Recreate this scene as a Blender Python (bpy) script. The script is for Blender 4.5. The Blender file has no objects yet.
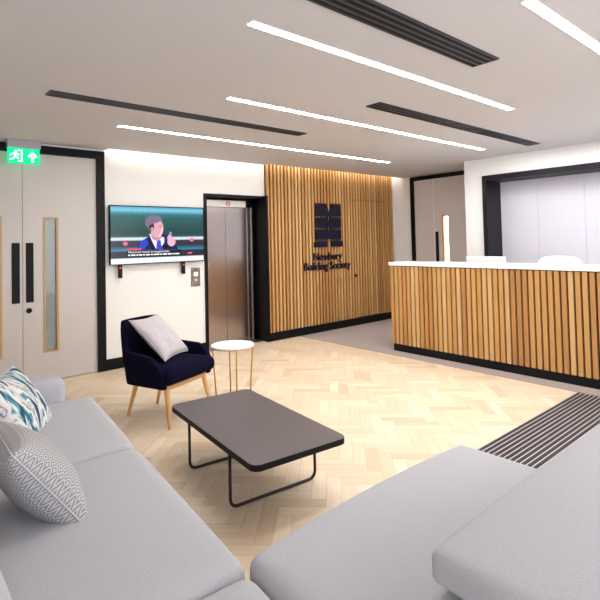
import bpy, bmesh, math, random
from mathutils import Vector, Matrix
random.seed(7)
PI = math.pi
COL = bpy.context.scene.collection

# ------------------------------------------------------------------ materials
def srgb(r, g, b):
    f = lambda c: ((c/255+.055)/1.055)**2.4 if c > 10.3 else c/255/12.92
    return (f(r), f(g), f(b), 1)

def mat(name, col, rough=.5, metal=0, spec=.5, emit=None, estr=0, bump=None, noise=None, coat=0, sheen=0):
    m = bpy.data.materials.new(name); m.use_nodes = True
    nt = m.node_tree; b = nt.nodes['Principled BSDF']
    b.inputs['Base Color'].default_value = col
    b.inputs['Roughness'].default_value = rough
    b.inputs['Metallic'].default_value = metal
    b.inputs['Specular IOR Level'].default_value = spec
    if coat: b.inputs['Coat Weight'].default_value = coat
    if sheen:
        b.inputs['Sheen Weight'].default_value = sheen
    if emit:
        b.inputs['Emission Color'].default_value = emit
        b.inputs['Emission Strength'].default_value = estr
    tc = nt.nodes.new('ShaderNodeTexCoord')
    if noise:   # (scale, amount) gentle tonal variation
        n = nt.nodes.new('ShaderNodeTexNoise'); n.inputs['Scale'].default_value = noise[0]
        n.inputs['Detail'].default_value = 4
        nt.links.new(tc.outputs['Object'], n.inputs['Vector'])
        mx = nt.nodes.new('ShaderNodeMixRGB'); mx.blend_type = 'MULTIPLY'
        mx.inputs['Fac'].default_value = noise[1]; mx.inputs['Color1'].default_value = col
        nt.links.new(n.outputs['Fac'], mx.inputs['Color2'])
        nt.links.new(mx.outputs['Color'], b.inputs['Base Color'])
    if bump:    # (scale, strength, distance)
        n = nt.nodes.new('ShaderNodeTexNoise'); n.inputs['Scale'].default_value = bump[0]
        n.inputs['Detail'].default_value = 3
        nt.links.new(tc.outputs['Object'], n.inputs['Vector'])
        bp = nt.nodes.new('ShaderNodeBump'); bp.inputs['Strength'].default_value = bump[1]
        bp.inputs['Distance'].default_value = bump[2]
        nt.links.new(n.outputs['Fac'], bp.inputs['Height'])
        nt.links.new(bp.outputs['Normal'], b.inputs['Normal'])
    return m

def ramp(nt, stops):
    r = nt.nodes.new('ShaderNodeValToRGB')
    e = r.color_ramp.elements
    while len(e) < len(stops): e.new(.5)
    for i, (p, c) in enumerate(stops): e[i].position = p; e[i].color = c
    return r

def wood(name, stops, rough, axis_scale, grain=.35, spec=.4):
    """wood whose tone differs from piece to piece (face attribute 'tone') with stretched grain"""
    m = bpy.data.materials.new(name); m.use_nodes = True
    nt = m.node_tree; b = nt.nodes['Principled BSDF']; L = nt.links.new
    at = nt.nodes.new('ShaderNodeAttribute'); at.attribute_name = 'tone'
    r = ramp(nt, stops); L(at.outputs['Fac'], r.inputs['Fac'])
    tc = nt.nodes.new('ShaderNodeTexCoord'); mp = nt.nodes.new('ShaderNodeMapping')
    mp.inputs['Scale'].default_value = axis_scale
    L(tc.outputs['UV' if name == 'parquet' else 'Object'], mp.inputs['Vector'])
    n = nt.nodes.new('ShaderNodeTexNoise'); n.inputs['Scale'].default_value = 1; n.inputs['Detail'].default_value = 5
    L(mp.outputs['Vector'], n.inputs['Vector'])
    g = ramp(nt, [(.3, (.55, .55, .55, 1)), (.7, (1.15, 1.15, 1.15, 1))]); L(n.outputs['Fac'], g.inputs['Fac'])
    mx = nt.nodes.new('ShaderNodeMixRGB'); mx.blend_type = 'MULTIPLY'; mx.inputs['Fac'].default_value = grain
    L(r.outputs['Color'], mx.inputs['Color1']); L(g.outputs['Color'], mx.inputs['Color2'])
    L(mx.outputs['Color'], b.inputs['Base Color'])
    b.inputs['Roughness'].default_value = rough; b.inputs['Specular IOR Level'].default_value = spec
    return m

M = {}
M['white_wall'] = mat('white_wall', srgb(236, 235, 233), .65, bump=(60, .05, .002))
M['ceiling'] = mat('ceiling_paint', srgb(206, 203, 204), .8, bump=(70, .04, .002))
M['black'] = mat('black_lacquer', srgb(10, 10, 12), .45, spec=.18)
M['matt_black'] = mat('matt_black', srgb(12, 12, 14), .6, spec=.25)
M['charcoal'] = mat('charcoal_lining', srgb(24, 23, 29), .45, spec=.2)
M['door'] = mat('door_laminate', srgb(203, 197, 194), .45, noise=(1.2, .06))
M['door2'] = mat('door_laminate_taupe', srgb(214, 208, 205), .5, noise=(1.2, .06))
M['glass'] = mat('vision_glass', srgb(150, 160, 160), .08, spec=.6)
for k in ('glass',):
    b = M[k].node_tree.nodes['Principled BSDF']; b.inputs['Alpha'].default_value = .45
M['led'] = mat('led_diffuser', (1, 1, 1, 1), .5, emit=(1, .97, .93, 1), estr=28)
M['cove'] = mat('cove_led', (1, 1, 1, 1), .5, emit=(1, .90, .78, 1), estr=6)
M['panel_led'] = mat('panel_led', (1, 1, 1, 1), .5, emit=(.97, .96, 1, 1), estr=7)
M['white_lac'] = mat('white_counter', srgb(246, 246, 248), .25, spec=.5)
M['cupboard'] = mat('pale_cupboard', srgb(222, 219, 228), .28, spec=.5)
M['white_plastic'] = mat('white_plastic', srgb(238, 238, 240), .35)
M['carpet'] = mat('grey_carpet', srgb(176, 164, 160), .95, spec=.1, noise=(40, .12), bump=(400, .5, .003))
M['navy'] = mat('navy_felt', srgb(15, 11, 38), .95, spec=.08, bump=(300, .3, .002), noise=(20, .3))
M['sofa'] = mat('sofa_weave', srgb(190, 190, 195), .95, spec=.1, bump=(260, .7, .003), noise=(180, .16))
M['sofa_under'] = mat('sofa_base_fabric', srgb(150, 147, 150), .95, spec=.1)
M['shaggy'] = mat('pale_textured_fabric', srgb(200, 193, 196), .95, spec=.1, bump=(90, .8, .006), noise=(30, .25))
M['tabletop'] = mat('brown_grey_laminate', srgb(88, 80, 82), .42, spec=.45, noise=(8, .08))
M['dark_metal'] = mat('dark_powdercoat', srgb(40, 36, 38), .45, metal=.4)
M['brass'] = mat('gold_metal', srgb(205, 165, 88), .3, metal=.9)
M['navy_sign'] = mat('navy_sign', srgb(12, 13, 38), .5, spec=.3)
M['steel'] = None
M['beech'] = mat('beech_wood', srgb(222, 172, 106), .45, noise=(9, .12))
M['oak_trim'] = mat('oak_trim', srgb(190, 155, 108), .5)
M['vent_grey'] = mat('vent_grey', srgb(62, 64, 70), .4, metal=.3)
M['knob_steel'] = mat('satin_steel', srgb(150, 142, 138), .35, metal=.9)
M['slat'] = wood('oak_slat', [(0, srgb(176, 126, 76)), (.3, srgb(192, 142, 84)), (.7, srgb(202, 156, 96)), (1, srgb(212, 172, 118))], .5, (140, 140, 4), .18)
M['parquet'] = wood('parquet', [(0, srgb(214, 190, 160)), (.2, srgb(224, 203, 174)), (.8, srgb(231, 211, 184)), (1, srgb(237, 220, 196))], .42, (3, 45, 1), .16, spec=.4)
M['joint'] = mat('parquet_joint', srgb(170, 138, 104), .7)

def steel():
    m = bpy.data.materials.new('brushed_steel'); m.use_nodes = True
    nt = m.node_tree; b = nt.nodes['Principled BSDF']; L = nt.links.new
    b.inputs['Base Color'].default_value = srgb(178, 168, 164); b.inputs['Metallic'].default_value = 1
    b.inputs['Roughness'].default_value = .22
    tc = nt.nodes.new('ShaderNodeTexCoord'); mp = nt.nodes.new('ShaderNodeMapping')
    mp.inputs['Scale'].default_value = (260, 260, 2); L(tc.outputs['Object'], mp.inputs['Vector'])
    n = nt.nodes.new('ShaderNodeTexNoise'); n.inputs['Scale'].default_value = 1; L(mp.outputs['Vector'], n.inputs['Vector'])
    bp = nt.nodes.new('ShaderNodeBump'); bp.inputs['Strength'].default_value = .12; bp.inputs['Distance'].default_value = .001
    L(n.outputs['Fac'], bp.inputs['Height']); L(bp.outputs['Normal'], b.inputs['Normal'])
    return m
M['steel'] = steel()

def diamond_fabric():
    """pale weave of small concentric diamonds, drawn from the pillow's own UVs"""
    m = bpy.data.materials.new('diamond_weave'); m.use_nodes = True
    nt = m.node_tree; b = nt.nodes['Principled BSDF']; L = nt.links.new; N = nt.nodes.new
    uv = N('ShaderNodeTexCoord'); sp = N('ShaderNodeSeparateXYZ'); L(uv.outputs['UV'], sp.inputs[0])
    def mth(op, a, bb=None):
        k = N('ShaderNodeMath'); k.operation = op
        for i, q in enumerate((a, bb)):
            if q is None: continue
            if isinstance(q, (int, float)): k.inputs[i].default_value = q
            else: L(q, k.inputs[i])
        return k.outputs[0]
    def tri(o, n):      # distance from the middle of each tile, 0..0.5
        return mth('ABSOLUTE', mth('SUBTRACT', mth('FRACT', mth('MULTIPLY', o, n)), .5))
    u = tri(sp.outputs[0], 11); v = tri(sp.outputs[1], 11)
    s = mth('ADD', u, v)
    st = mth('GREATER_THAN', mth('FRACT', mth('MULTIPLY', s, 3)), .55)
    mx = N('ShaderNodeMixRGB'); L(st, mx.inputs['Fac'])
    mx.inputs['Color1'].default_value = srgb(192, 190, 191); mx.inputs['Color2'].default_value = srgb(138, 136, 140)
    L(mx.outputs['Color'], b.inputs['Base Color']); b.inputs['Roughness'].default_value = .9
    b.inputs['Specular IOR Level'].default_value = .15
    bp = N('ShaderNodeBump'); bp.inputs['Strength'].default_value = .4; bp.inputs['Distance'].default_value = .002; bp.invert = True
    L(st, bp.inputs['Height']); L(bp.outputs['Normal'], b.inputs['Normal'])
    return m

def brush_fabric():
    """white fabric printed with long strokes of teal, blue, sand and grey"""
    m = bpy.data.materials.new('brushstroke_print'); m.use_nodes = True
    nt = m.node_tree; b = nt.nodes['Principled BSDF']; L = nt.links.new; N = nt.nodes.new
    tc = N('ShaderNodeTexCoord'); mp = N('ShaderNodeMapping'); L(tc.outputs['UV'], mp.inputs['Vector'])
    mp.inputs['Rotation'].default_value = (0, 0, .25); mp.inputs['Scale'].default_value = (8, 1.9, 1)
    n = N('ShaderNodeTexNoise'); n.inputs['Scale'].default_value = 1.0; n.inputs['Detail'].default_value = 3; n.inputs['Distortion'].default_value = .9
    L(mp.outputs['Vector'], n.inputs['Vector'])
    W = srgb(232, 228, 226)
    r = ramp(nt, [(0, srgb(30, 60, 84)), (.39, srgb(40, 84, 112)), (.43, srgb(116, 172, 184)), (.47, W), (.53, srgb(226, 214, 208)), (.57, srgb(110, 128, 142)), (.60, W), (.68, srgb(74, 150, 168)), (.76, srgb(140, 196, 200))])
    L(n.outputs['Fac'], r.inputs['Fac']); L(r.outputs['Color'], b.inputs['Base Color'])
    b.inputs['Roughness'].default_value = .85; b.inputs['Specular IOR Level'].default_value = .2
    return m
M['diamond'] = diamond_fabric(); M['brush'] = brush_fabric()

def emis(name, c, s=1.0):
    m = mat(name, (0, 0, 0, 1), .4, emit=c, estr=s*.5, spec=.2); return m

# ------------------------------------------------------------------ mesh helpers
class MB:
    def __init__(s): s.v = []; s.f = []; s.t = []; s.uv = {}
    def add(s, vs, fs, tone=.5):
        o = len(s.v); s.v += [tuple(p) for p in vs]
        for f in fs: s.f.append(tuple(i+o for i in f)); s.t.append(tone)
    def box(s, x0, x1, y0, y1, z0, z1, tone=.5):
        s.add([(x0,y0,z0),(x1,y0,z0),(x1,y1,z0),(x0,y1,z0),(x0,y0,z1),(x1,y0,z1),(x1,y1,z1),(x0,y1,z1)],
              [(0,3,2,1),(4,5,6,7),(0,1,5,4),(1,2,6,5),(2,3,7,6),(3,0,4,7)], tone)
    def cyl(s, p0, p1, r0, r1=None, n=16, caps=True):
        r1 = r0 if r1 is None else r1
        p0 = Vector(p0); p1 = Vector(p1); d = (p1-p0).normalized()
        a = d.orthogonal().normalized(); b = d.cross(a)
        vs = [p0+(a*math.cos(2*PI*i/n)+b*math.sin(2*PI*i/n))*r0 for i in range(n)]
        vs += [p1+(a*math.cos(2*PI*i/n)+b*math.sin(2*PI*i/n))*r1 for i in range(n)]
        fs = [(i, (i+1) % n, n+(i+1) % n, n+i) for i in range(n)]
        if caps: fs += [tuple(range(n-1, -1, -1)), tuple(range(n, 2*n))]
        s.add(vs, fs)
    def poly(s, pts, y0, y1):
        """polygon in x,z extruded from y0 (front) to y1"""
        n = len(pts)
        s.add([(x, y0, z) for x, z in pts]+[(x, y1, z) for x, z in pts],
              [tuple(range(n)), tuple(range(2*n-1, n-1, -1))]+[(i, n+i, n+(i+1) % n, (i+1) % n) for i in range(n)])
    def build(s, name, m, parent=None, smooth=False, bevel=0, loc=None, subsurf=0, kind=None):
        me = bpy.data.meshes.new(name); me.from_pydata(s.v, [], s.f); me.update()
        a = me.attributes.new('tone', 'FLOAT', 'FACE')
        for i, t in enumerate(s.t): a.data[i].value = t
        if bevel or smooth:
            bm = bmesh.new(); bm.from_mesh(me); bmesh.ops.recalc_face_normals(bm, faces=bm.faces); bm.to_mesh(me); bm.free()
        else:
            bm = bmesh.new(); bm.from_mesh(me); bmesh.ops.recalc_face_normals(bm, faces=bm.faces); bm.to_mesh(me); bm.free()
        o = bpy.data.objects.new(name, me); COL.objects.link(o)
        me.materials.append(m)
        if smooth:
            for p in me.polygons: p.use_smooth = True
        if bevel:
            bv = o.modifiers.new('bevel', 'BEVEL'); bv.width = bevel; bv.segments = 3; bv.limit_method = 'ANGLE'
            for p in me.polygons: p.use_smooth = True
            o.modifiers.new('wn', 'WEIGHTED_NORMAL')
        if subsurf:
            ss = o.modifiers.new('sub', 'SUBSURF'); ss.levels = subsurf; ss.render_levels = subsurf
        if parent: o.parent = parent
        if loc: o.location = loc
        if kind: o['kind'] = kind
        return o

def empty(name, loc, rz=0):
    o = bpy.data.objects.new(name, None); COL.objects.link(o); o.location = loc; o.rotation_euler = (0, 0, rz)
    o.empty_display_size = .1; return o
def tag(o, label, cat, group=None):
    o['label'] = label; o['category'] = cat
    if group: o['group'] = group
    return o
def box(name, m, x0, x1, y0, y1, z0, z1, parent=None, bevel=0, kind=None):
    b = MB(); b.box(x0, x1, y0, y1, z0, z1); return b.build(name, m, parent, bevel=bevel, kind=kind)
def base_box(name, m, dims, parent, bevel=0): return box(name, m, *dims, parent=parent, bevel=bevel)

def tube(name, pts, r, m, parent=None, n=10, closed=False):
    """round tube along a polyline, mitred"""
    b = MB(); P = [Vector(p) for p in pts]; k = len(P)
    rings = []; up = None
    for i in range(k):
        a = P[i-1] if (i or closed) else P[i]; c = P[(i+1) % k] if (i < k-1 or closed) else P[i]
        d = (c-a).normalized()
        if up is None: up = d.orthogonal().normalized()
        up = (up - d*up.dot(d)).normalized(); s = d.cross(up)
        rings.append([P[i]+(up*math.cos(2*PI*j/n)+s*math.sin(2*PI*j/n))*r for j in range(n)])
    vs = [v for q in rings for v in q]; fs = []
    for i in range(k if closed else k-1):
        for j in range(n):
            i2 = (i+1) % k; fs.append((i*n+j, i*n+(j+1) % n, i2*n+(j+1) % n, i2*n+j))
    if not closed: fs += [tuple(range(n-1, -1, -1)), tuple(range((k-1)*n, k*n))]
    b.add(vs, fs); return b.build(name, m, parent, smooth=True)

def arc_path(pts, r, seg=6):
    """round the inner corners of a polyline"""
    P = [Vector(p) for p in pts]; out = [P[0]]
    for i in range(1, len(P)-1):
        a = (P[i-1]-P[i]).normalized(); c = (P[i+1]-P[i]).normalized()
        p0 = P[i]+a*r; p1 = P[i]+c*r
        for k in range(seg+1):
            t = k/seg; out.append(p0*(1-t)**2+P[i]*2*t*(1-t)+p1*t*t)
    out.append(P[-1]); return out

def cushion(name, m, quad, z0, z1, r=.05, crown=.02, parent=None, n=18, puff=0):
    """soft upholstered block over a plan quad (four x,y corners counter-clockwise) with rounded edges and a crowned top"""
    A = [Vector((p[0], p[1])) for p in quad]
    lx = ((A[1]-A[0]).length+(A[2]-A[3]).length)/2; ly = ((A[3]-A[0]).length+(A[2]-A[1]).length)/2
    h = (z1-z0)/2; hx, hy = lx/2, ly/2; r = min(r, h*.98)
    bm = bmesh.new(); bmesh.ops.create_cube(bm, size=2)
    bmesh.ops.subdivide_edges(bm, edges=bm.edges[:], cuts=n, use_grid_fill=True)
    for v in bm.verts:
        u, w, q = v.co
        # denser near the edges
        e = lambda t: math.sin(t*PI/2)
        p = Vector((e(u)*hx, e(w)*hy, e(q)*h))
        c = Vector((max(-hx+r, min(hx-r, p.x)), max(-hy+r, min(hy-r, p.y)), max(-h+r, min(h-r, p.z))))
        d = p-c
        if d.length > 1e-9 : p = c+d.normalized()*min(r, d.length) if d.length < r and max(abs(u),abs(w),abs(q)) < .999 else c+d.normalized()*r
        s, t = p.x/hx, p.y/hy
        k = max(0, 1-s*s)*max(0, 1-t*t)
        if p.z > 0: p.z += crown*k**.5
        s2 = s*(1+puff*(1-t*t)*abs(s)*(1-(p.z/h)**2 if abs(p.z) < h else 0)/hx); t2 = t*(1+puff*(1-s*s)*abs(t)/hy)
        a = (s2+1)/2; b = (t2+1)/2
        q2 = A[0]*(1-a)*(1-b)+A[1]*a*(1-b)+A[2]*a*b+A[3]*(1-a)*b
        v.co = (q2.x, q2.y, (z0+z1)/2+p.z)
    bmesh.ops.recalc_face_normals(bm, faces=bm.faces)
    me = bpy.data.meshes.new(name); bm.to_mesh(me); bm.free()
    for p in me.polygons: p.use_smooth = True
    me.materials.append(m); o = bpy.data.objects.new(name, me); COL.objects.link(o)
    if parent: o.parent = parent
    return o

def rect(x0, x1, y0, y1): return [(x0, y0), (x1, y0), (x1, y1), (x0, y1)]

def pillow(name, m, w, h, t, centre, udir, vdir, parent=None, n=36, droop=0, crease=0):
    """square scatter cushion: centre, width direction, height direction"""
    bm = bmesh.new(); uvl = bm.loops.layers.uv.new('UVMap'); G = {}
    for side in (1, -1):
        for i in range(n+1):
            for j in range(n+1):
                edge = i in (0, n) or j in (0, n)
                if side == -1 and edge: G[side, i, j] = G[1, i, j]; continue
                u = 2*i/n-1; v = 2*j/n-1
                x = u*(1-.09*(1-v*v))*w/2; y = v*(1-.09*(1-u*u))*h/2
                k = max(0, (1-u*u)*(1-v*v))
                z = side*t/2*(k**.42)
                z += crease*math.sin(7*u+3*v)*math.sin(5*v-2*u)*k**.5
                z += droop*(u*u-v*v)
                G[side, i, j] = bm.verts.new((x, y, z))
    for side in (1, -1):
        for i in range(n):
            for j in range(n):
                q = [G[side, i, j], G[side, i+1, j], G[side, i+1, j+1], G[side, i, j+1]]
                c = [(i, j), (i+1, j), (i+1, j+1), (i, j+1)]
                if side == -1: q.reverse(); c.reverse()
                f = bm.faces.new(q); f.smooth = True
                for l, (a, b) in zip(f.loops, c): l[uvl].uv = (a/n, b/n)
    me = bpy.data.meshes.new(name); bm.to_mesh(me); bm.free(); me.materials.append(m)
    o = bpy.data.objects.new(name, me); COL.objects.link(o)
    U = Vector(udir).normalized(); V = Vector(vdir); V = (V-U*V.dot(U)).normalized(); Wd = U.cross(V)
    mw = Matrix((U, V, Wd)).transposed().to_4x4(); mw.translation = Vector(centre)
    o.matrix_world = mw
    # piping round the seam
    pts = []
    for i in range(n): pts.append(G2(i/n*2-1, -1, w, h, droop))
    for j in range(n): pts.append(G2(1, j/n*2-1, w, h, droop))
    for i in range(n): pts.append(G2(1-i/n*2, 1, w, h, droop))
    for j in range(n): pts.append(G2(-1, 1-j/n*2, w, h, droop))
    tube('seam', pts, .0035, m, o, 6, True)
    return o
def G2(u, v, w, h, droop): return (u*(1-.09*(1-v*v))*w/2, v*(1-.09*(1-u*u))*h/2, droop*(u*u-v*v))

def text(name, s, size, loc, m, parent=None, ext=.002, rot=(PI/2, 0, 0), align='CENTER', width=None, bold=0):
    c = bpy.data.curves.new(name, 'FONT'); c.body = s; c.size = size; c.extrude = ext; c.align_x = align; c.offset = bold
    t = bpy.data.objects.new(name+'_curve', c); COL.objects.link(t)
    dg = bpy.context.evaluated_depsgraph_get(); me = bpy.data.meshes.new_from_object(t.evaluated_get(dg))
    bpy.data.objects.remove(t)
    me.name = name
    if width:
        xs = [v.co.x for v in me.vertices]; k = width/(max(xs)-min(xs))
        for v in me.vertices: v.co.x *= k
    me.materials.clear(); me.materials.append(m)
    o = bpy.data.objects.new(name, me); COL.objects.link(o); o.location = loc; o.rotation_euler = rot
    if parent: o.parent = parent
    return o

# ------------------------------------------------------------------ dimensions (metres)
H = 2.56            # ceiling
YT = 5.82           # wall with television and lift
YS = 5.72           # face of the timber slats
XB = -1.1; YB = -1.3  # walls behind the viewer
XD = 7.4            # far right wall with the door
XW = 6.6            # right wall with the opening

# ------------------------------------------------------------------ floor
def herringbone():
    w = .085; n = 4; b = bmesh.new(); tone = b.faces.layers.float.new('tone'); uvl = b.loops.layers.uv.new('UVMap')
    c, s = math.cos(PI/4), math.sin(PI/4); g = .0007
    X0, X1, Y0, Y1 = XB, 4.9, YB, YT+.3
    def quad(x, y, lx, ly):
        cs = [(x+g/w, y+g/w), (x+lx-g/w, y+g/w), (x+lx-g/w, y+ly-g/w), (x+g/w, y+ly-g/w)]
        P = [((a*c-d*s)*w, (a*s+d*c)*w) for a, d in cs]
        if max(p[0] for p in P) < X0 or min(p[0] for p in P) > X1 or max(p[1] for p in P) < Y0 or min(p[1] for p in P) > Y1: return
        f = b.faces.new([b.verts.new((p[0], p[1], 0)) for p in P]); f[tone] = random.random()
        o = (random.random()*9, random.random()*9)
        L, B = max(lx, ly)*w, w
        uv = [(0, 0), (L, 0), (L, B), (0, B)] if lx > ly else [(0, B), (0, 0), (L, 0), (L, B)]
        for l, q in zip(f.loops, uv): l[uvl].uv = (q[0]+o[0], q[1]+o[1])
    for k in range(-150, 160):
        for m_ in range(-14, 15):
            quad(k+2*n*m_, k, n, 1); quad(k+2*n*m_+n, k-n+1, 1, n)
    for co, no in (((X0, 0, 0), (-1, 0, 0)), ((X1, 0, 0), (1, 0, 0)), ((0, Y0, 0), (0, -1, 0)), ((0, Y1, 0), (0, 1, 0))):
        bmesh.ops.bisect_plane(b, geom=b.verts[:]+b.edges[:]+b.faces[:], plane_co=co, plane_no=no, clear_outer=True)
    me = bpy.data.meshes.new('floor'); b.to_mesh(me); b.free(); me.materials.append(M['parquet'])
    o = bpy.data.objects.new('floor', me); COL.objects.link(o); o['kind'] = 'structure'
    return o
fl = herringbone()
box('floor', M['joint'], XB, 4.9, YB, YT+.3, -.05, -.0012, kind='structure')
box('floor', M['carpet'], 4.9, XD+1.5, YB, YT+.3, -.05, -.0005, kind='structure')
box('trim_3', M['vent_grey'], 4.893, 4.9, YB, YT+.0, -.002, .0015, kind='structure')

# ------------------------------------------------------------------ ceiling with lighting cove above the back wall
cb = MB()
cb.box(XB, 2.06, YB, YT, H, H+.2)
cb.box(2.06, 4.31, YB, 5.72, H, H+.2)
cb.box(4.31, XD, YB, 5.61, H, H+.2)
cb.box(2.06, XD, 5.5, YT+.06, H+.2, H+.25)
cb.build('ceiling', M['ceiling'], kind='structure')
def strip(name, m, x0, x1, y0, y1, z0, z1): return box(name, m, x0, x1, y0, y1, z0, z1)
tag(strip('cove_light', M['cove'], 2.1, 4.28, 5.722, 5.735, H+.03, H+.06), 'warm strip light hidden in the ceiling cove above the white wall', 'light')
tag(strip('cove_light', M['cove'], 4.35, 7.36, 5.612, 5.625, H+.03, H+.06), 'warm strip light hidden in the ceiling cove above the timber slats', 'light')

# ------------------------------------------------------------------ walls
wb = MB()
wb.box(2.04, 3.35, YT, YT+.12, 0, H+.2)       # behind the television
wb.box(3.35, 4.34, YT, YT+.12, 2.11, H+.2)    # above the lift
wb.box(4.34, XD, 5.775, YT+.12, 0, H+.2)        # behind the slats
wb.box(XB, .34, YT, YT+.12, 0, H)             # left of the double door
wb.box(.34, 2.04, YT, YT+.12, 2.535, H)
wb.build('wall_back', M['white_wall'], kind='structure')
wr = MB()
wr.box(XW, XD, 3.58, 3.87, 0, H)               # pier beside the opening
wr.box(XW, 6.98, .6, 3.58, 2.31, H)            # above the opening
wr.box(XW, 6.98, YB, .6, 0, H)
wr.build('wall_right', M['white_wall'], kind='structure')
wx = MB()
wx.box(XD, XD+.12, 5.42, YT+.12, 0, H+.2); wx.box(XD, XD+.12, 3.5, 5.42, 2.545, H+.2); wx.box(XD, XD+.12, 3.5, 3.75, 0, H+.2)
wx.box(XD, XD+.12, YB, 3.5, 0, H+.2)
wx.build('wall_right_far', M['white_wall'], kind='structure')
box('wall_left', M['white_wall'], XB-.12, XB, YB, YT+.12, 0, H, kind='structure')
# unseen wall behind the viewer; glazed opening added to let in daylight fill
wf = MB(); wf.box(XB, XD, YB-.12, YB, 2.35, H); wf.box(XB, -.6, YB-.12, YB, 0, H); wf.box(5.2, XD, YB-.12, YB, 0, H)
wf.build('wall_front', M['white_wall'], kind='structure')
wn = MB()
for x in (-.6, .8, 2.2, 3.6, 5.12): wn.box(x, x+.07, YB-.09, YB-.03, 0, 2.35)
wn.box(-.6, 5.2, YB-.09, YB-.03, 0, .08); wn.box(-.6, 5.2, YB-.09, YB-.03, 2.28, 2.35)
wn.build('window_fill_1', M['black'], kind='structure')

# corridors seen through the door glass
cr = MB(); cr.box(.2, 2.3, 7.4, 7.5, 0, H); cr.box(.1, .2, 5.94, 7.5, 0, H); cr.box(2.3, 2.4, 5.94, 7.5, 0, H); cr.box(.2, 2.3, 5.94, 7.5, H, H+.1); cr.box(.1, 2.4, 6.12, 7.5, -.05, 0)
cr.build('wall_corridor', M['white_wall'], kind='structure')
cr = MB(); cr.box(8.8, 8.9, 3.5, 5.6, 0, H); cr.box(XD+.12, 8.9, 3.5, 3.6, 0, H); cr.box(XD+.12, 8.9, 5.5, 5.6, 0, H); cr.box(XD+.12, 8.9, 3.5, 5.6, H, H+.1)
cr.build('wall_side_room', M['white_wall'], kind='structure')

# baseboards
box('baseboard_back', M['black'], 2.045, 3.35, YT-.02, YT, 0, .125, kind='structure')
box('baseboard_slats', M['black'], 4.34, XD, 5.70, 5.775, 0, .118, kind='structure')
box('baseboard_right', M['black'], XW-.012, XW, 3.57, 3.87, 0, .11, kind='structure')
box('baseboard_pier', M['black'], XW-.012, XD, 3.87, 3.882, 0, .11, kind='structure')

# ------------------------------------------------------------------ black framed double door, left
fr = MB()
fr.box(1.95, 2.04, YT-.025, YT+.12, 0, 2.535); fr.box(.34, 1.95, YT-.025, YT+.12, 2.45, 2.535); fr.box(.34, .43, YT-.025, YT+.12, 0, 2.45)
fr.build('trim_1', M['black'], kind='structure')
def leaf(nm, x0, x1, px0, px1, hx0, hx1, lock=None):
    b = MB(); y0, y1 = YT+.005, YT+.05
    b.box(x0, px0, y0, y1, .008, 2.445); b.box(px1, x1, y0, y1, .008, 2.445)
    b.box(px0, px1, y0, y1, .008, .31); b.box(px0, px1, y0, y1, 1.765, 2.445)
    d = b.build(nm, M['door'], kind='structure')
    g = MB(); w = .018
    g.box(px0-w*.2, px0+w, y0-.006, y1, .31, 1.765); g.box(px1-w, px1+w*.2, y0-.006, y1, .31, 1.765)
    g.box(px0+w, px1-w, y0-.006, y1, .31, .328); g.box(px0+w, px1-w, y0-.006, y1, 1.747, 1.765)
    g.build('window_bead', M['oak_trim'], d)
    box('door_glass', M['glass'], px0+w, px1-w, y0+.02, y0+.026, .328, 1.747, d)
    box('push_plate', M['matt_black'], hx0, hx1, y0-.006, y0, .86, 1.49, d, bevel=.001)
    if lock:
        c = MB(); c.cyl((lock, y0-.008, .775), (lock, y0, .775), .028, n=24); lk = c.build('door_lock', M['matt_black'], d)
    return d
leaf('door_1', .43, 1.189, .862, 1.0, 1.09, 1.165)
leaf('door_2', 1.194, 1.95, 1.392, 1.538, 1.222, 1.295, lock=1.25)

# ------------------------------------------------------------------ far right door with black frame
fr = MB()
fr.box(XD-.025, XD+.12, 5.345, 5.42, 0, 2.545); fr.box(XD-.025, XD+.12, 3.87, 5.345, 2.475, 2.545)
fr.build('trim_2', M['black'], kind='structure')
b = MB(); x0, x1 = XD+.0, XD+.045
b.box(x0, x1, 4.955, 5.345, .008, 2.47)
dl = b.build('door_3', M['door2'], kind='structure')
b = MB(); p0, p1 = 4.655, 4.79
b.box(x0, x1, 3.88, p0, .008, 2.47); b.box(x0, x1, p1, 4.948, .008, 2.47); b.box(x0, x1, p0, p1, .008, .35); b.box(x0, x1, p0, p1, 1.83, 2.47)
d = b.build('door_4', M['door2'], kind='structure')
g = MB(); w = .02
g.box(x0-.005, x1, p0, p0+w*.5, .35, 1.83); g.box(x0-.005, x1, p1-w*1.4, p1, .35, 1.83); g.box(x0-.005, x1, p0+w*.5, p1-w*1.4, 1.81, 1.83); g.box(x0-.005, x1, p0+w*.5, p1-w*1.4, .35, .37)
g.build('window_bead', M['oak_trim'], d)
gm = mat('clear_glass', (1, 1, 1, 1), .05, spec=.5); gm.node_tree.nodes['Principled BSDF'].inputs['Alpha'].default_value = .12
box('door_glass', gm, x0+.02, x0+.026, p0+w*.5, p1-w*1.4, .37, 1.81, d)
box('push_plate', M['matt_black'], x0-.006, x0, 4.865, 4.925, .92, 1.55, d)

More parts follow.
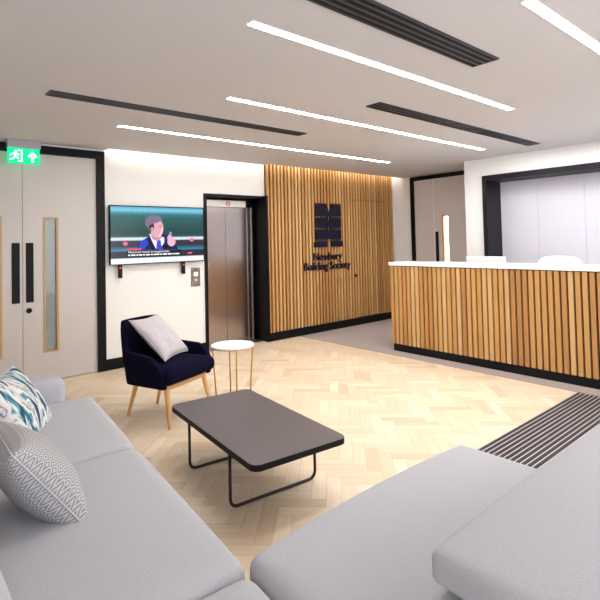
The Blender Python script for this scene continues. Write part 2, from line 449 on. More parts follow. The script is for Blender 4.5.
# ------------------------------------------------------------------ slatted timber wall, its hidden door and backing
def slats_x(b, x0, x1, pitch, wd, y0, y1, z0, z1, x_off=0):
    n = int((x1-x0)/pitch+1e-6)
    for i in range(n):
        x = x0+i*pitch; b.box(x, x+wd, y0, y1, z0, z1, random.random())
P, WD = .0682, .037
sl = MB(); dr = MB(); x = 4.345; i = 0
dark = MB(); dark.box(4.34, 7.285, 5.752, 5.776, .118, H+.16)
while x < 7.26:
    inside = 6.16 < x < 6.99
    t = random.random()
    if inside:
        dr.box(x, x+WD, YS+.003, 5.752, .125, 2.115, t); sl.box(x, x+WD, YS, 5.752, 2.125, H+.16, t)
    else: sl.box(x, x+WD, YS, 5.752, .118, H+.16, t)
    x += P; i += 1
sw = sl.build('wall_slatted', M['slat'], kind='structure')
dark.build('backing', mat('slat_backing', srgb(48, 30, 20), .8), sw)
dd = dr.build('door_5', M['slat'], kind='structure')
c = MB(); c.cyl((6.19, 5.69, .835), (6.19, YS+.004, .835), .022, n=20); c.build('door_knob', M['matt_black'], dd)

# ------------------------------------------------------------------ lift
lf = tag(empty('lift', (3.85, YT, 0)), 'lift with brushed steel sliding doors in a black surround', 'lift')
def lb(name, m, x0, x1, y0, y1, z0, z1, bevel=0, parent=lf):
    b = MB(); b.box(x0-3.85, x1-3.85, y0-YT, y1-YT, z0, z1); return b.build(name, m, parent, bevel=bevel)
b = MB()
for q in ((3.35, 3.385, 5.79, 6.08, 0, 2.11), (4.30, 4.338, 5.69, 6.08, 0, 2.11), (3.385, 4.30, 5.79, 6.08, 2.075, 2.11), (3.385, 4.30, 6.08, 6.12, 0, 2.11)):
    b.box(q[0]-3.85, q[1]-3.85, q[2]-YT, q[3]-YT, q[4], q[5])
b.build('surround', M['black'], lf)
lb('door_panel', M['steel'], 3.455, 3.802, 6.0, 6.03, .01, 1.945, .002)
lb('door_panel', M['steel'], 3.806, 4.17, 6.0, 6.03, .01, 1.945, .002)
jb = MB()
for q in ((3.40, 3.455, 5.985, 6.06, 0, 1.95), (4.17, 4.235, 5.985, 6.06, 0, 1.95), (4.235, 4.26, 5.97, 6.06, 0, 1.95)):
    jb.box(q[0]-3.85, q[1]-3.85, q[2]-YT, q[3]-YT, q[4], q[5])
jb.build('jamb', M['steel'], lf, bevel=.002)
hp = lb('header_panel', mat('pale_steel', srgb(214, 206, 200), .35, metal=.5), 3.47, 4.14, 5.97, 6.06, 1.95, 2.045, .002)
hp['label'] = 'pale steel panel over the lift doors'
rg = []
red = mat('red_mark', srgb(200, 60, 80), .5)
for k in range(24): rg.append((3.835-3.85+.032*math.cos(2*PI*k/24), 5.967-YT, 1.998+.032*math.sin(2*PI*k/24)))
t = tube('prohibition_mark', rg, .005, red, hp, 6, True)
b = MB(); b.cyl((3.835-3.85-.022, 5.967-YT, 2.02), (3.835-3.85+.022, 5.967-YT, 1.976), .005, n=6); b.build('prohibition_bar', red, hp)
lb('sill', M['knob_steel'], 3.385, 4.30, 5.80, 6.0, 0, .006)

cp = tag(empty('lift_call_panel', (3.212, YT, 1.0)), 'small steel lift call panel on the white wall left of the lift', 'button panel')
b = MB(); b.box(-.065, .065, -.012, 0, -.12, .125); b.build('face_plate', M['knob_steel'], cp, bevel=.003)
b = MB(); b.box(-.028, .028, -.015, -.011, .015, .065); b.build('display', emis('call_display', (.85, .93, 1, 1), 1.6), cp)
for z in (-.035,):
    b = MB(); b.cyl((0, -.018, z), (0, -.011, z), .02, n=20); b.build('button', emis('call_button', (1, .8, .7, 1), .7), cp)
b = MB(); b.cyl((0, -.016, .095), (0, -.011, .095), .009, n=14); b.build('keyhole', M['matt_black'], cp)

# ------------------------------------------------------------------ television with a debate in a green chamber
tv = tag(empty('television', (2.69, 5.745, 1.56)), 'wall mounted television showing a man in a navy suit on green benches', 'television')
W2, H2 = .618, .352
b = MB(); b.box(-W2, W2, 0, .03, -H2, H2); b.box(-.4, .4, .03, .07, -.22, .22); b.build('bezel', M['matt_black'], tv, bevel=.003)
sm = bpy.data.materials.new('screen_benches'); sm.use_nodes = True
nt = sm.node_tree; bs = nt.nodes['Principled BSDF']; L = nt.links.new
bs.inputs['Base Color'].default_value = (0, 0, 0, 1); bs.inputs['Roughness'].default_value = .25
tc = nt.nodes.new('ShaderNodeTexCoord'); sp = nt.nodes.new('ShaderNodeSeparateXYZ'); L(tc.outputs['Object'], sp.inputs[0])
mr = nt.nodes.new('ShaderNodeMapRange'); mr.inputs['From Min'].default_value = -H2; mr.inputs['From Max'].default_value = H2; L(sp.outputs['Z'], mr.inputs['Value'])
rp = ramp(nt, [(0, srgb(225, 232, 240)), (.10, srgb(225, 232, 240)), (.115, srgb(8, 22, 38)), (.22, srgb(8, 26, 44)), (.235, srgb(44, 122, 160)), (.30, srgb(18, 56, 84)), (.32, srgb(28, 26, 42)), (.40, srgb(50, 34, 58)), (.415, srgb(196, 208, 232)), (.45, srgb(214, 216, 236)), (.465, srgb(24, 84, 80)), (.52, srgb(2, 52, 52)), (.8, srgb(8, 84, 84)), (.86, srgb(20, 108, 120)), (.93, srgb(112, 190, 216)), (1, srgb(44, 120, 150))])
rp.color_ramp.interpolation = 'LINEAR'
L(mr.outputs['Result'], rp.inputs['Fac'])
wv = nt.nodes.new('ShaderNodeMath'); wv.operation = 'MULTIPLY'; wv.inputs[1].default_value = 14; L(sp.outputs['X'], wv.inputs[0])
w2 = nt.nodes.new('ShaderNodeMath'); w2.operation = 'FRACT'; L(wv.outputs[0], w2.inputs[0])
w3 = nt.nodes.new('ShaderNodeMath'); w3.operation = 'GREATER_THAN'; w3.inputs[1].default_value = .14; L(w2.outputs[0], w3.inputs[0])
w4 = nt.nodes.new('ShaderNodeMapRange'); w4.inputs['To Min'].default_value = .88; w4.inputs['To Max'].default_value = 1; L(w3.outputs[0], w4.inputs['Value'])
mu = nt.nodes.new('ShaderNodeVectorMath'); mu.operation = 'SCALE'; L(rp.outputs['Color'], mu.inputs[0]); L(w4.outputs['Result'], mu.inputs['Scale'])
L(mu.outputs[0], bs.inputs['Emission Color']); bs.inputs['Emission Strength'].default_value = .55
b = MB(); b.box(-W2+.012, W2-.012, -.002, 0, -H2+.012, H2-.012); scr = b.build('screen', sm, tv)
# screen picture: pixel helper in fractions of the screen (u right, v up)
S = lambda u, v: ((u-.5)*2*(W2-.012), (v-.5)*2*(H2-.012))
def shape(nm, pts, c, d, s=1.1):
    b = MB(); b.poly([S(*p) for p in pts], -.002-.0004*d, -.002); return b.build(nm, emis(nm+'_light', c, s), scr)
def ell(cu, cv, ru, rv, n=26, a0=0): return [(cu+ru*math.cos(2*PI*k/n+a0), cv+rv*math.sin(2*PI*k/n+a0)) for k in range(n)]
shape('suit', [(.26, .23), (.28, .36), (.33, .42), (.38, .47), (.50, .50), (.58, .50), (.63, .44), (.67, .33), (.70, .23)], srgb(18, 24, 84), 1)
shape('suit_shadow', [(.41, .23), (.37, .38), (.39, .44), (.44, .30), (.50, .23)], srgb(8, 8, 30), 2)
shape('suit_shadow', [(.50, .23), (.555, .38), (.57, .34), (.60, .26), (.69, .23)], srgb(8, 8, 30), 2)
shape('sleeve', [(.27, .26), (.29, .38), (.35, .43), (.38, .36), (.33, .24)], srgb(42, 66, 190), 3)
shape('shirt', [(.385, .52), (.41, .40), (.455, .24), (.50, .24), (.545, .36), (.545, .45)], srgb(222, 226, 250), 3)
shape('tie', [(.468, .40), (.455, .24), (.535, .23), (.51, .32), (.505, .40)], srgb(70, 66, 190), 4)
shape('head', ell(.465, .62, .072, .175, a0=.2), srgb(214, 160, 170), 5)
shape('neck', [(.40, .50), (.42, .42), (.48, .38), (.52, .46), (.50, .56)], srgb(190, 138, 150), 4)
shape('hair', [(.34, .74), (.355, .81), (.40, .855), (.46, .86), (.505, .83), (.53, .76), (.50, .745), (.465, .72), (.43, .70), (.425, .60), (.40, .55), (.375, .62), (.345, .68)], srgb(118, 106, 128), 6)
shape('hair', [(.38, .66), (.43, .71), (.44, .64), (.42, .57), (.40, .56)], srgb(58, 34, 40), 7)
shape('cheek', [(.47, .47), (.50, .46), (.53, .55), (.535, .68), (.515, .60), (.50, .52)], srgb(236, 190, 196), 6)
shape('brow', [(.475, .655), (.505, .665), (.525, .65), (.505, .65)], srgb(120, 84, 96), 7)
shape('ear', ell(.415, .60, .014, .045), srgb(200, 140, 150), 8)
shape('hand', ell(.625, .37, .045, .085), srgb(226, 176, 196), 5)
shape('hand', [(.575, .42), (.59, .50), (.63, .47), (.64, .40)], srgb(220, 170, 190), 6)
shape('paper', [(.60, .48), (.605, .56), (.63, .54), (.625, .47)], srgb(120, 160, 190), 4)
for u, v in ((.14, .35), (.86, .40)): shape('person_behind', ell(u, v, .025, .035), srgb(228, 110, 130), 2)
shape('caption_bar', [(.155, .12), (.155, .225), (.73, .225), (.73, .12)], srgb(14, 20, 40), 8)
shape('caption_tab', [(.155, .235), (.155, .265), (.30, .265), (.30, .235)], srgb(236, 70, 86), 8)
shape('channel_mark', [(.81, .135), (.81, .165), (.86, .165), (.86, .135)], srgb(236, 90, 110), 9)
wt = emis('caption_white', (1, 1, 1, 1), 1.1)
p = S(.165, .182)
text('caption_text', 'National travel arrangements', .036, (p[0], -.0062, p[1]), wt, scr, .0003, align='LEFT', width=.52)
bb = MB()
u = .165
while u < .70:
    l = random.choice([.02, .03, .045, .06]); a = S(u, .135); c_ = S(min(u+l, .71), .158); bb.box(a[0], c_[0], -.0065, -.006, a[1], c_[1]); u += l+.009
bb.build('caption_line', wt, scr)
for x in (-.49, .325):
    b = MB(); b.box(x-.022, x+.022, .012, .04, -.505, -.352); br = b.build('bracket', M['matt_black'], tv, bevel=.002)
    b = MB(); b.box(x-.012, x+.012, .010, .0125, -.395, -.375); b.build('indicator', emis('red_dot', (1, .1, .08, 1), 1.0), br)

# ------------------------------------------------------------------ illuminated exit sign
ex = tag(empty('exit_sign', (1.19, 5.74, H)), 'green illuminated exit sign hanging over the double door', 'exit sign')
b = MB(); b.box(-.155, .155, -.045, .045, -.085, 0); b.build('housing', mat('sign_housing', srgb(176, 172, 186), .4), ex, bevel=.004)
b = MB(); b.box(-.15, .15, -.006, .006, -.245, -.085); pn = b.build('sign_panel', emis('exit_green', (.0, .62, .22, 1), 1.6), ex)
wg = emis('exit_white', (.75, 1, .88, 1), 1.9)
def sgn(nm, polys):
    b = MB()
    for q in polys: b.poly(q, -.0085, -.006)
    return b.build(nm, wg, pn)
sgn('arrow', [[(.07, -.225), (.092, -.225), (.092, -.165), (.07, -.165)], [(.035, -.165), (.081, -.108), (.127, -.165), (.110, -.178), (.081, -.143), (.052, -.178)]])
mx, mz = -.075, -.165
dz = lambda pts: [(mx+a, mz+b_) for a, b_ in pts]
sgn('door_outline', [dz([(.02, -.062), (.062, -.062), (.062, .062), (.02, .062), (.02, .05), (.048, .05), (.048, -.05), (.02, -.05)])])
sgn('running_figure', [dz([(.012*math.cos(k*PI/6), .045+.012*math.sin(k*PI/6)) for k in range(12)]),
                       dz([(-.025, .028), (.005, .032), (.012, -.005), (-.012, -.012)]),
                       dz([(-.012, -.006), (.012, -.002), (.032, -.028), (.022, -.036), (-.002, -.016)]),
                       dz([(-.014, -.008), (.0, -.014), (-.022, -.042), (-.055, -.05), (-.055, -.038), (-.032, -.033)]),
                       dz([(-.025, .028), (-.052, .014), (-.05, -.008), (-.042, -.008), (-.04, .008), (-.016, .018)]),
                       dz([(.0, .03), (.026, .022), (.034, .002), (.026, .0), (.018, .012), (.0, .016)])])

# ------------------------------------------------------------------ company sign on the slats
lg = tag(empty('wall_sign', (5.565, YS, 1.5)), 'navy twin tower emblem and company name fixed to the timber slats', 'sign')
T = MB(); y0, y1 = -.024, -.002
def tower(x0, x1, foot):
    z0, z1 = 1.40, 2.0
    segs = [(1.335, 1.432), (1.456, 1.618), (1.642, 1.804), (1.828, 1.985)]
    for k, (a, c_) in enumerate(segs):
        if k == 0:
            pts = [(x0+foot[0], a), (x1+foot[1], a), (x1+foot[1], a+.07), (x1, c_), (x0, c_), (x0+foot[0], a+.07)]
            T.poly([(q[0]-5.565, q[1]-1.5) for q in pts], y0, y1)
        else: T.box(x0-5.565, x1-5.565, y0, y1, a-1.5, c_-1.5)
    w = (x1-x0)/7
    for k in range(4): T.box(x0+2*k*w-5.565, x0+(2*k+1)*w-5.565, y0, y1, .484, .535)      # battlements
    for z in (1.438, 1.624, 1.810):                                                          # dentils between the storeys
        for k in range(5): T.box(x0+(x1-x0)*k/4.3-5.565, x0+(x1-x0)*(k/4.3+.09)-5.565, y0, y1, z-1.5, z-1.488)
tower(5.275, 5.53, (-.03, .0)); tower(5.625, 5.85, (.0, .035))
# the middle piece joining the towers
for q in ((5.53, 5.56, 1.46, 1.96), (5.595, 5.625, 1.46, 1.93)): T.box(q[0]-5.565, q[1]-5.565, y0, y1, q[2]-1.5, q[3]-1.5)
for q in ((1.46, 1.60), (1.66, 1.76), (1.83, 1.90)): T.box(-.005, .03, y0, y1, q[0]-1.5, q[1]-1.5)
T.build('emblem', M['navy_sign'], lg)
text('lettering', 'Newbury', .17, (-.03, -.012, -.37), M['navy_sign'], lg, .008, width=.64, bold=.002)
text('lettering', 'Building Society', .17, (-.03, -.012, -.52), M['navy_sign'], lg, .008, width=1.04, bold=.002)

# ------------------------------------------------------------------ ceiling lights and air vents
def light(x0, x1, y, where):
    o = empty('linear_ceiling_light', ((x0+x1)/2, y, H)); tag(o, where, 'ceiling light', 'linear ceiling lights')
    h = (x1-x0)/2
    b = MB(); b.box(-h, h, -.023, .023, -.004, 0); b.build('diffuser', M['led'], o)
    b = MB(); b.box(-h-.008, -h, -.03, .03, -.005, 0); b.box(h, h+.008, -.03, .03, -.005, 0)
    b.box(-h, h, -.03, -.027, -.005, 0); b.box(-h, h, .027, .03, -.005, 0); b.build('trim_frame', M['white_plastic'], o)
light(1.725, 5.684, 4.535, 'linear ceiling light nearest the television wall')
light(2.06, 5.9, 3.18, 'linear ceiling light second from the television wall')
light(1.44, 4.23, 2.008, 'linear ceiling light between the two slot vents above the sofas')
light(2.33, 5.6, 1.01, 'linear ceiling light at top right corner, running out of the photo')
def vent(x0, x1, y, w, slots, label):
    o = tag(empty('slot_air_vent', ((x0+x1)/2, y, H)), label, 'air vent', 'black slot air vents'); h = (x1-x0)/2
    b = MB(); b.box(-h, h, -w/2, w/2, -.003, 0); b.build('backing', M['matt_black'], o)
    b = MB(); e = .012
    b.box(-h, h, -w/2, -w/2+e, -.01, -.003); b.box(-h, h, w/2-e, w/2, -.01, -.003); b.box(-h, -h+e, -w/2+e, w/2-e, -.01, -.003); b.box(h-e, h, -w/2+e, w/2-e, -.01, -.003)
    b.build('frame', M['vent_grey'], o)
    for k in range(1, slots):
        y_ = -w/2+w*k/slots; b = MB(); b.box(-h+e, h-e, y_-.008, y_+.008, -.009, -.003); b.build('blade', M['vent_grey'], o)
vent(.95, 3.39, 3.83, .13, 3, 'long black slot air vent over the armchair side of the ceiling')
vent(3.11, 6.10, 2.63, .15, 3, 'long black slot air vent over the reception desk side of the ceiling')
vent(.6, 2.95, 1.555, .18, 4, 'widest black slot air vent, nearest above the sofas')

# ------------------------------------------------------------------ opening on the right with dark lining and cupboards
tr = MB()
tr.box(XW-.03, 6.985, 3.52, 3.58, 0, 2.31); tr.box(XW-.03, 6.98, .6, 3.52, 2.235, 2.31)
tr.build('trim_4', M['charcoal'], kind='structure')
cu = tag(empty('storage_cupboard', (7.09, 2.2, 0)), 'wall of pale full height cupboards seen through the dark framed opening', 'cupboard')
b = MB(); b.box(-.08, .1, -1.55, 1.375, 0, 2.5); b.build('carcass', M['charcoal'], cu)
ys = [3.57, 2.99, 2.39, 1.79, 1.22, .66]
for a, c_ in zip(ys[1:], ys[:-1]):
    b = MB(); b.box(-.1, -.08, a+.0015-2.2, c_-.0015-2.2, .08, 2.49); b.build('cupboard_door', M['cupboard'], cu)

# ------------------------------------------------------------------ reception desk
rd = tag(empty('reception_desk', (5.1, 2.5, 0)), 'long reception desk clad in vertical oak slats under a white counter', 'reception desk')
Y0d, Y1d = .5, 4.10
b = MB(); b.box(.03, .10, Y0d-2.5, Y1d-.03-2.5, .0, 1.09); b.box(.10, .62, Y1d-.10-2.5, Y1d-.03-2.5, 0, 1.09); b.build('carcass', mat('desk_backing', srgb(30, 24, 22), .7), rd)
b = MB(); y = Y1d-.05
while y > Y0d:
    b.box(0, .031, y-2.5, y+.0435-2.5, .095, 1.088, random.random()); y -= .0638
b2 = 0; x = .038
while x < .6: b.box(x, x+.047, Y1d-.03-2.5, Y1d-2.5, .095, 1.088, random.random()); x += .0638
b.build('slat_cladding', M['slat'], rd)
b = MB(); b.box(.012, .03, Y0d-2.5, Y1d-.02-2.5, 0, .09); b.box(.03, .60, Y1d-.03-2.5, Y1d-.012-2.5, 0, .09); b.build('plinth', M['matt_black'], rd)
b = MB(); b.box(-.015, .36, Y0d-2.5, Y1d+.015-2.5, 1.098, 1.142); b.build('counter', M['white_lac'], rd, bevel=.003)
b = MB(); b.box(.10, .85, Y0d-2.5, Y1d-.10-2.5, .72, .75); b.build('worktop', M['white_lac'], rd)
for yy in (Y0d, 2.2): 
    b = MB(); b.box(.2, .82, yy-2.5, yy+.03-2.5, 0, .72); b.build('support_panel', M['white_lac'], rd)

mo = tag(empty('computer_monitor', (5.62, 3.05, .75)), 'white backed computer monitor just showing above the reception counter', 'monitor')
b = MB(); b.box(-.02, .02, -.25, .25, .13, .455); b.build('housing', M['white_plastic'], mo, bevel=.008)
b = MB(); b.box(.02, .022, -.24, .24, .14, .445); b.build('screen', M['matt_black'], mo)
b = MB(); b.box(-.035, -.015, -.03, .03, .01, .2); b.build('stand', M['knob_steel'], mo)
b = MB(); b.box(-.1, .08, -.11, .11, 0, .012); b.build('foot', M['knob_steel'], mo, bevel=.003)
oc = tag(empty('office_chair', (6.1, 2.48, 0)), 'white office chair with a rounded back behind the reception desk', 'office chair')
cushion('seat', M['white_plastic'], rect(-.24, .24, -.24, .24), .44, .52, .035, .01, oc, 10)
bm = bmesh.new()
b = MB(); nseg = 24; prof = []
for k in range(nseg): 
    a = 2*PI*k/nseg; prof.append((.275*abs(math.cos(a))**.55*(1 if math.cos(a) > 0 else -1), .91+.28*abs(math.sin(a))**.5*(1 if math.sin(a) > 0 else -1)))
rows = []
for d_, sc in ((0, .9), (.012, 1), (.035, 1), (.05, .9)):
    rows.append([(.24+d_-.25*(q[0]**2)*1.2, q[0]*sc, .93+(q[1]-.93)*sc) for q in prof])
vs = [p for r_ in rows for p in r_]; fs = []
for r_ in range(3):
    for k in range(nseg): fs.append((r_*nseg+k, r_*nseg+(k+1) % nseg, (r_+1)*nseg+(k+1) % nseg, (r_+1)*nseg+k))
fs += [tuple(range(nseg)), tuple(range(3*nseg, 4*nseg))]
b.add(vs, fs); b.build('backrest', M['white_plastic'], oc, smooth=False)
b = MB(); b.cyl((0, 0, .1), (0, 0, .45), .03); b.cyl((.1, 0, .43), (.26, 0, .70), .018, n=10); b.build('column', M['knob_steel'], oc)
for k in range(5):
    a = 2*PI*k/5; b = MB(); b.cyl((0, 0, .1), (.28*math.cos(a), .28*math.sin(a), .055), .022, .014, 10)
    g = b.build('leg', M['knob_steel'], oc); b = MB(); b.cyl((.28*math.cos(a)-.012, .28*math.sin(a), .027), (.28*math.cos(a)+.012, .28*math.sin(a), .027), .027, n=14); b.build('castor', M['matt_black'], g)

# ------------------------------------------------------------------ entrance mat
em = tag(empty('entrance_mat', (3.7, .9, 0)), 'entrance mat of dark strips and pale rails set in the parquet', 'mat')
b = MB(); b.box(-1.15, 1.17, -1.3, .90, -.0012, .002); b.build('base', mat('mat_base', srgb(206, 198, 190), .45, metal=.3), em)
b = MB(); y = .885
while y > -1.28: b.box(-1.145, 1.165, y-.021, y, .002, .0075); y -= .0365
b.build('strips', mat('mat_strip', srgb(58, 54, 60), .95, bump=(500, .6, .003)), em)

# ------------------------------------------------------------------ coffee table
ct = tag(empty('coffee_table', (1.785, 2.572, 0), -math.radians(6.2)), 'low coffee table with rounded brown grey top on dark sled legs', 'coffee table')
def rrect(hx, hy, r, n=8):
    out = []
    for cx, cy, a0 in ((hx-r, hy-r, 0), (-hx+r, hy-r, PI/2), (-hx+r, -hy+r, PI), (hx-r, -hy+r, 3*PI/2)):
        for k in range(n+1):
            a = a0+PI/2*k/n; out.append((cx+r*math.cos(a), cy+r*math.sin(a)))
    return out
def slab(name, outline, z0, z1, m, parent, bevel=0):
    b = MB(); n = len(outline)
    b.add([(x, y, z0) for x, y in outline]+[(x, y, z1) for x, y in outline], [tuple(range(n-1, -1, -1)), tuple(range(n, 2*n))]+[(i, (i+1) % n, n+(i+1) % n, n+i) for i in range(n)])
    return b.build(name, m, parent, bevel=bevel)
slab('top_surface', rrect(.302, .583, .05), .338, .340, M['tabletop'], ct)
slab('top_edge', rrect(.303, .584, .05), .306, .338, M['matt_black'], ct, .001)
for yy in (-.285, .285):
    b = arc_path([(-.285, yy, .306), (-.285, yy, .009), (.285, yy, .009), (.285, yy, .306)], .05)
    lg_ = tube('sled_leg', b, .0088, M['dark_metal'], ct)
    b = MB(); b.box(-.295, .295, yy-.02, yy+.02, .300, .306); b.build('mounting_bar', M['dark_metal'], lg_)

# ------------------------------------------------------------------ side table
st = tag(empty('side_table', (2.515, 3.88, 0), .0), 'small round side table with white top and thin gold legs', 'side table')
b = MB(); b.cyl((0, 0, .493), (0, 0, .506), .2, n=56); b.build('table_top', M['white_lac'], st, bevel=.002)
ring = [(.192*math.cos(2*PI*k/40), .192*math.sin(2*PI*k/40), .488) for k in range(40)]
tube('rim_ring', ring, .005, M['brass'], st, 8, True)
ra = math.radians(-41+18)
for k in range(4):
    a = ra+k*PI/2; tube('leg', [(.188*math.cos(a), .188*math.sin(a), .49), (.155*math.cos(a), .155*math.sin(a), .005)], .0075, M['brass'], st, 8)
ring = [(.155*math.cos(2*PI*k/40), .155*math.sin(2*PI*k/40), .006) for k in range(40)]
tube('foot_ring', ring, .005, M['brass'], st, 8, True)

# ------------------------------------------------------------------ armchair
AC = Vector((1.885, 4.005, 0)); AR = math.radians(21.3)
ac = tag(empty('armchair', AC, AR), 'navy felt armchair with wrapping arms on splayed beech legs', 'armchair')
def chair_shell():
    """a wrapping band: arms at the sides rising into a tall back (front is -Y)"""
    n, r = 56, 14; b = MB(); ins = []; out = []
    def plan(s):                       # s -1..1 from left arm tip around the back to right arm tip
        hw, fy, by = .298, -.28, .215
        arc = 1.0; a = s*PI/2*1.0
        # superellipse back with straight arms
        if abs(s) > .62:
            t = (abs(s)-.62)/.38; return (math.copysign(hw+.012*t, s), .06+(fy-.06)*t)
        a = s/.62*PI/2
        return (math.copysign(hw*abs(math.sin(a))**.8, s), .06+(by-.06)*abs(math.cos(a))**.62)
    def top(s):
        a = abs(s); arm = .555
        if a > .84: return arm-.12*((a-.84)/.16)**2
        if a > .52: return arm+.02*(1-(a-.52)/.32)
        t = min(1, (.52-a)/.24); return .575+(.80-.575)*(t*t*(3-2*t))
    for th, sto in ((0, out), (.045, ins)):
        for i in range(n+1):
            s = -1+2*i/n; x, y = plan(s); e = 1e-3
            p1 = plan(max(-1, s-e)); p2 = plan(min(1, s+e)); d = Vector((p2[0]-p1[0], p2[1]-p1[1])).normalized()
            nrm = Vector((-d.y, d.x))
            nrm = nrm if nrm.dot(Vector((-x, -.1-y))) > 0 else -nrm
            col = []
            for j in range(r+1):
                t = j/r; z = .305+(top(s)-.305)*t
                w = max(0, math.cos(s*PI/2))
                lean = .13*max(0, (z-.40))/.5*w**.6; nar = 1-.16*max(0, z-.5)/.3*(w**.5)      # back reclines
                tuck = -.06*(1-min(1, (z-.285)/.14))**2
                k = 1+tuck; fl = .03*max(0, (z-.4))/.2*(1-w)
                sx = x*k*nar+(math.copysign(fl, x) if abs(x) > .05 else 0); sy = (y if y < 0 else y*k)+lean
                if j == r: zz = z-(.0 if th == 0 else .0)
                col.append((sx+nrm.x*th, sy+nrm.y*th, z))
            sto.append(col)
    vs = [p for c_ in out for p in c_]+[p for c_ in ins for p in c_]; N = (n+1)*(r+1); fs = []
    I = lambda i, j, k: k*N+i*(r+1)+j
    for i in range(n):
        for j in range(r):
            fs.append((I(i, j, 0), I(i+1, j, 0), I(i+1, j+1, 0), I(i, j+1, 0))); fs.append((I(i, j, 1), I(i, j+1, 1), I(i+1, j+1, 1), I(i+1, j, 1)))
        fs.append((I(i, r, 0), I(i+1, r, 0), I(i+1, r, 1), I(i, r, 1))); fs.append((I(i, 0, 0), I(i, 0, 1), I(i+1, 0, 1), I(i+1, 0, 0)))
    for i in (0, n):
        for j in range(r): fs.append((I(i, j, 0), I(i, j+1, 0), I(i, j+1, 1), I(i, j, 1)))
    b.add(vs, fs); o = b.build('shell', M['navy'], ac, smooth=True)
    bv = o.modifiers.new('bevel', 'BEVEL'); bv.width = .016; bv.segments = 3; bv.limit_method = 'ANGLE'; bv.angle_limit = math.radians(50)
    return o
chair_shell()
cushion('seat_cushion', M['navy'], [(-.305, -.345), (.305, -.345), (.235, .20), (-.235, .20)], .335, .455, .055, .025, ac, 16, puff=.012)
b = MB(); b.box(-.235, .235, -.26, .17, .30, .345); b.build('seat_pan', M['navy'], ac, bevel=.03)
b = MB()
b.box(-.225, .225, -.275, -.235, .285, .318); b.box(-.2, .2, .13, .17, .27, .30)
b.box(-.215, -.18, -.25, .15, .275, .305); b.box(.18, .215, -.25, .15, .275, .305)
b.build('frame', M['beech'], ac, bevel=.005)
for (tx, ty, fx, fy) in ((-.225, -.25, -.262, -.31), (.225, -.25, .262, -.31), (-.15, .14, -.172, .235), (.15, .14, .172, .235)):
    b = MB(); b.cyl((tx, ty, .318), (fx, fy, 0), .023, .0125, 20); b.build('leg', M['beech'], ac, smooth=False, bevel=.003)
def chair_pt(x, y, z): 
    c_, s_ = math.cos(AR), math.sin(AR); return (AC.x+c_*x-s_*y, AC.y+s_*x+c_*y, z)
cc = chair_pt(.03, .05, .645); O_ = Vector(chair_pt(0, 0, 0))
un = Vector(chair_pt(math.cos(.27), math.sin(.27), -.03))-O_
vn = Vector(chair_pt(-math.sin(.27)*math.sin(.79), math.cos(.27)*math.sin(.79), math.cos(.79)))-O_
tag(pillow('scatter_cushion', M['shaggy'], .46, .46, .13, cc, un, vn, crease=.006), 'plain pale grey scatter cushion tilted on the navy armchair', 'cushion')

# ------------------------------------------------------------------ left sofa
ls = tag(empty('sofa', (.4, 2.2, 0)), 'light grey fabric sofa along the left, holding two patterned cushions', 'sofa')
def L2(q): return [(p[0]-.4, p[1]-2.2) for p in q]
Z = .44
cushion('seat_cushion', M['sofa'], L2([(.25, 2.478), (1.02, 2.478), (1.135, 3.50), (.25, 3.50)]), .22, Z, .055, .012, ls, puff=.01)
cushion('seat_cushion', M['sofa'], L2([(.25, 1.315), (.90, 1.31), (1.02, 2.47), (.25, 2.468)]), .22, Z, .055, .012, ls, puff=.01)
cushion('seat_cushion', M['sofa'], L2([(.25, .36), (.80, .36), (.895, 1.305), (.25, 1.305)]), .22, Z-.004, .055, .010, ls, puff=.01)
cushion('arm', M['sofa'], L2([(-.10, 3.47), (.965, 3.47), (.985, 3.70), (-.10, 3.70)]), .10, .585, .06, .008, ls)
cushion('backrest', M['sofa'], L2([(-.12, .34), (.225, .34), (.24, 3.46), (-.12, 3.46)]), .10, .76, .08, .01, ls, 22)
cushion('base', M['sofa_under'], L2([(-.05, .38), (.78, .38), (1.02, 3.46), (-.05, 3.46)]), .09, .225, .02, 0, ls, 6)
for q in ((-.02, .45), (.70, .45), (-.02, 3.4), (.93, 3.38)):
    b = MB(); b.cyl((q[0]-.4, q[1]-2.2, .095), (q[0]-.4, q[1]-2.2, 0), .022, .016); b.build('foot', M['dark_metal'], ls)

# right sofa
rs = tag(empty('sofa', (1.5, .7, 0)), 'light grey fabric sofa at lower right, facing the coffee table', 'sofa')
def R2(q): return [(p[0]-1.5, p[1]-.7) for p in q]
cushion('seat_cushion', M['sofa'], R2([(.90, .72), (2.185, .72), (2.18, 1.35), (.905, 1.345)]), .22, .445, .04, .02, rs, 26, puff=.03)
cushion('backrest', M['sofa'], R2([(.905, .18), (2.19, .18), (2.19, .755), (.905, .755)]), .10, .60, .09, .01, rs, 22)
cushion('base', M['sofa_under'], R2([(.93, .25), (2.16, .25), (2.16, 1.31), (.93, 1.31)]), .09, .225, .02, 0, rs, 6)
for q in ((1.0, .3), (2.1, .3), (1.0, 1.24), (2.1, 1.24)):
    b = MB(); b.cyl((q[0]-1.5, q[1]-.7, .095), (q[0]-1.5, q[1]-.7, 0), .022, .016); b.build('foot', M['dark_metal'], rs)
tag(cushion('back_cushion', M['sofa'], [(.97, .12), (2.45, .12), (2.45, .72), (1.01, .72)], .625, .70, .02, .055, None, 30, puff=.0), 'large plain grey back cushion on the right sofa', 'cushion')

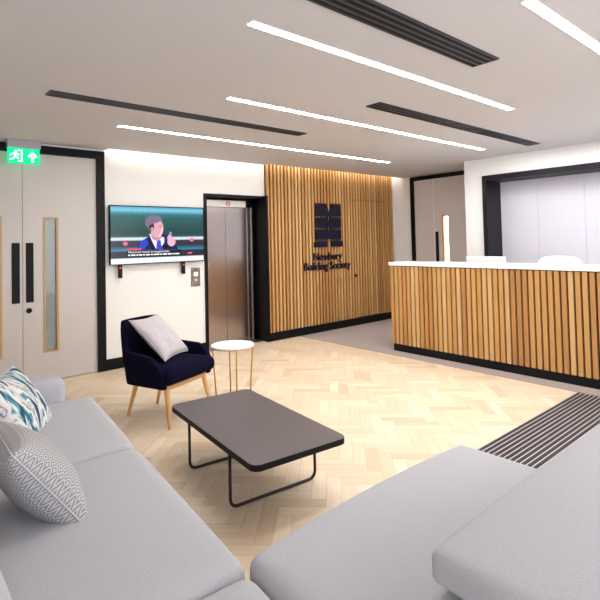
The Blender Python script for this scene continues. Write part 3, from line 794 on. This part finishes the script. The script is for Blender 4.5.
# scatter cushions on the left sofa
tag(pillow('scatter_cushion', M['diamond'], .43, .42, .22, (.475, 2.12, .585), (.0, 1, 0), (-.72, -.05, 1)), 'pale grey scatter cushion woven with small diamonds, nearest on the left sofa', 'cushion')
tag(pillow('scatter_cushion', M['brush'], .50, .41, .19, (.60, 3.08, .57), (.5, .86, 0), (-.62, .20, 1), crease=.004), 'scatter cushion with teal blue and white brushstroke print beside the sofa arm', 'cushion')

# ------------------------------------------------------------------ added fill lights
def area(nm, loc, size, energy, col, rot=(0, 0, 0)):
    l = bpy.data.lights.new(nm, 'AREA'); l.shape = 'RECTANGLE'; l.size, l.size_y = size; l.energy = energy; l.color = col
    o = bpy.data.objects.new(nm, l); COL.objects.link(o); o.location = loc; o.rotation_euler = rot; return o
area('corridor_fill', (1.3, 6.8, H-.03), (1.2, .3), 5, (.9, 1, .98))  # unseen fill added so the corridor behind the glass isn't dark
area('side_room_fill', (8.2, 4.7, H-.03), (.8, .8), 60, (1, .98, .95))  # unseen fill added to make the far door's vision panel bright
area('cupboard_fill', (5.9, 2.0, H-.03), (.5, 2.2), 12, (.97, .96, 1))  # added fill without a fitting; brightens the cupboards through the opening

w = bpy.data.worlds.new('world'); bpy.context.scene.world = w; w.use_nodes = True
w.node_tree.nodes['Background'].inputs[0].default_value = (.93, .96, 1, 1)
w.node_tree.nodes['Background'].inputs[1].default_value = 1.7

# ------------------------------------------------------------------ camera
F = 492.439; yaw, pit, roll = [math.radians(a) for a in (49.012, 1.763, -1.3)]
fw = Vector((math.cos(yaw)*math.cos(pit), math.sin(yaw)*math.cos(pit), math.sin(pit)))
rt = Vector((math.sin(yaw), -math.cos(yaw), 0)); up = rt.cross(fw)
r2 = rt*math.cos(roll)+up*math.sin(roll); u2 = -rt*math.sin(roll)+up*math.cos(roll)
cam = bpy.data.cameras.new('camera'); co = bpy.data.objects.new('camera', cam); COL.objects.link(co)
mw = Matrix((r2, u2, -fw)).transposed().to_4x4(); mw.translation = (0, 0, 1.45); co.matrix_world = mw
cam.sensor_width = 36; cam.lens = F/600*36; cam.shift_y = (225.288-300)/600; cam.clip_start = .05
sc = bpy.context.scene; sc.camera = co
sc.view_settings.view_transform = 'Standard'; sc.view_settings.look = 'None'; sc.view_settings.gamma = 1
sc.view_settings.use_curve_mapping = False; sc.view_settings.exposure = 1.18
sc.cycles.max_bounces = 8; sc.cycles.diffuse_bounces = 5
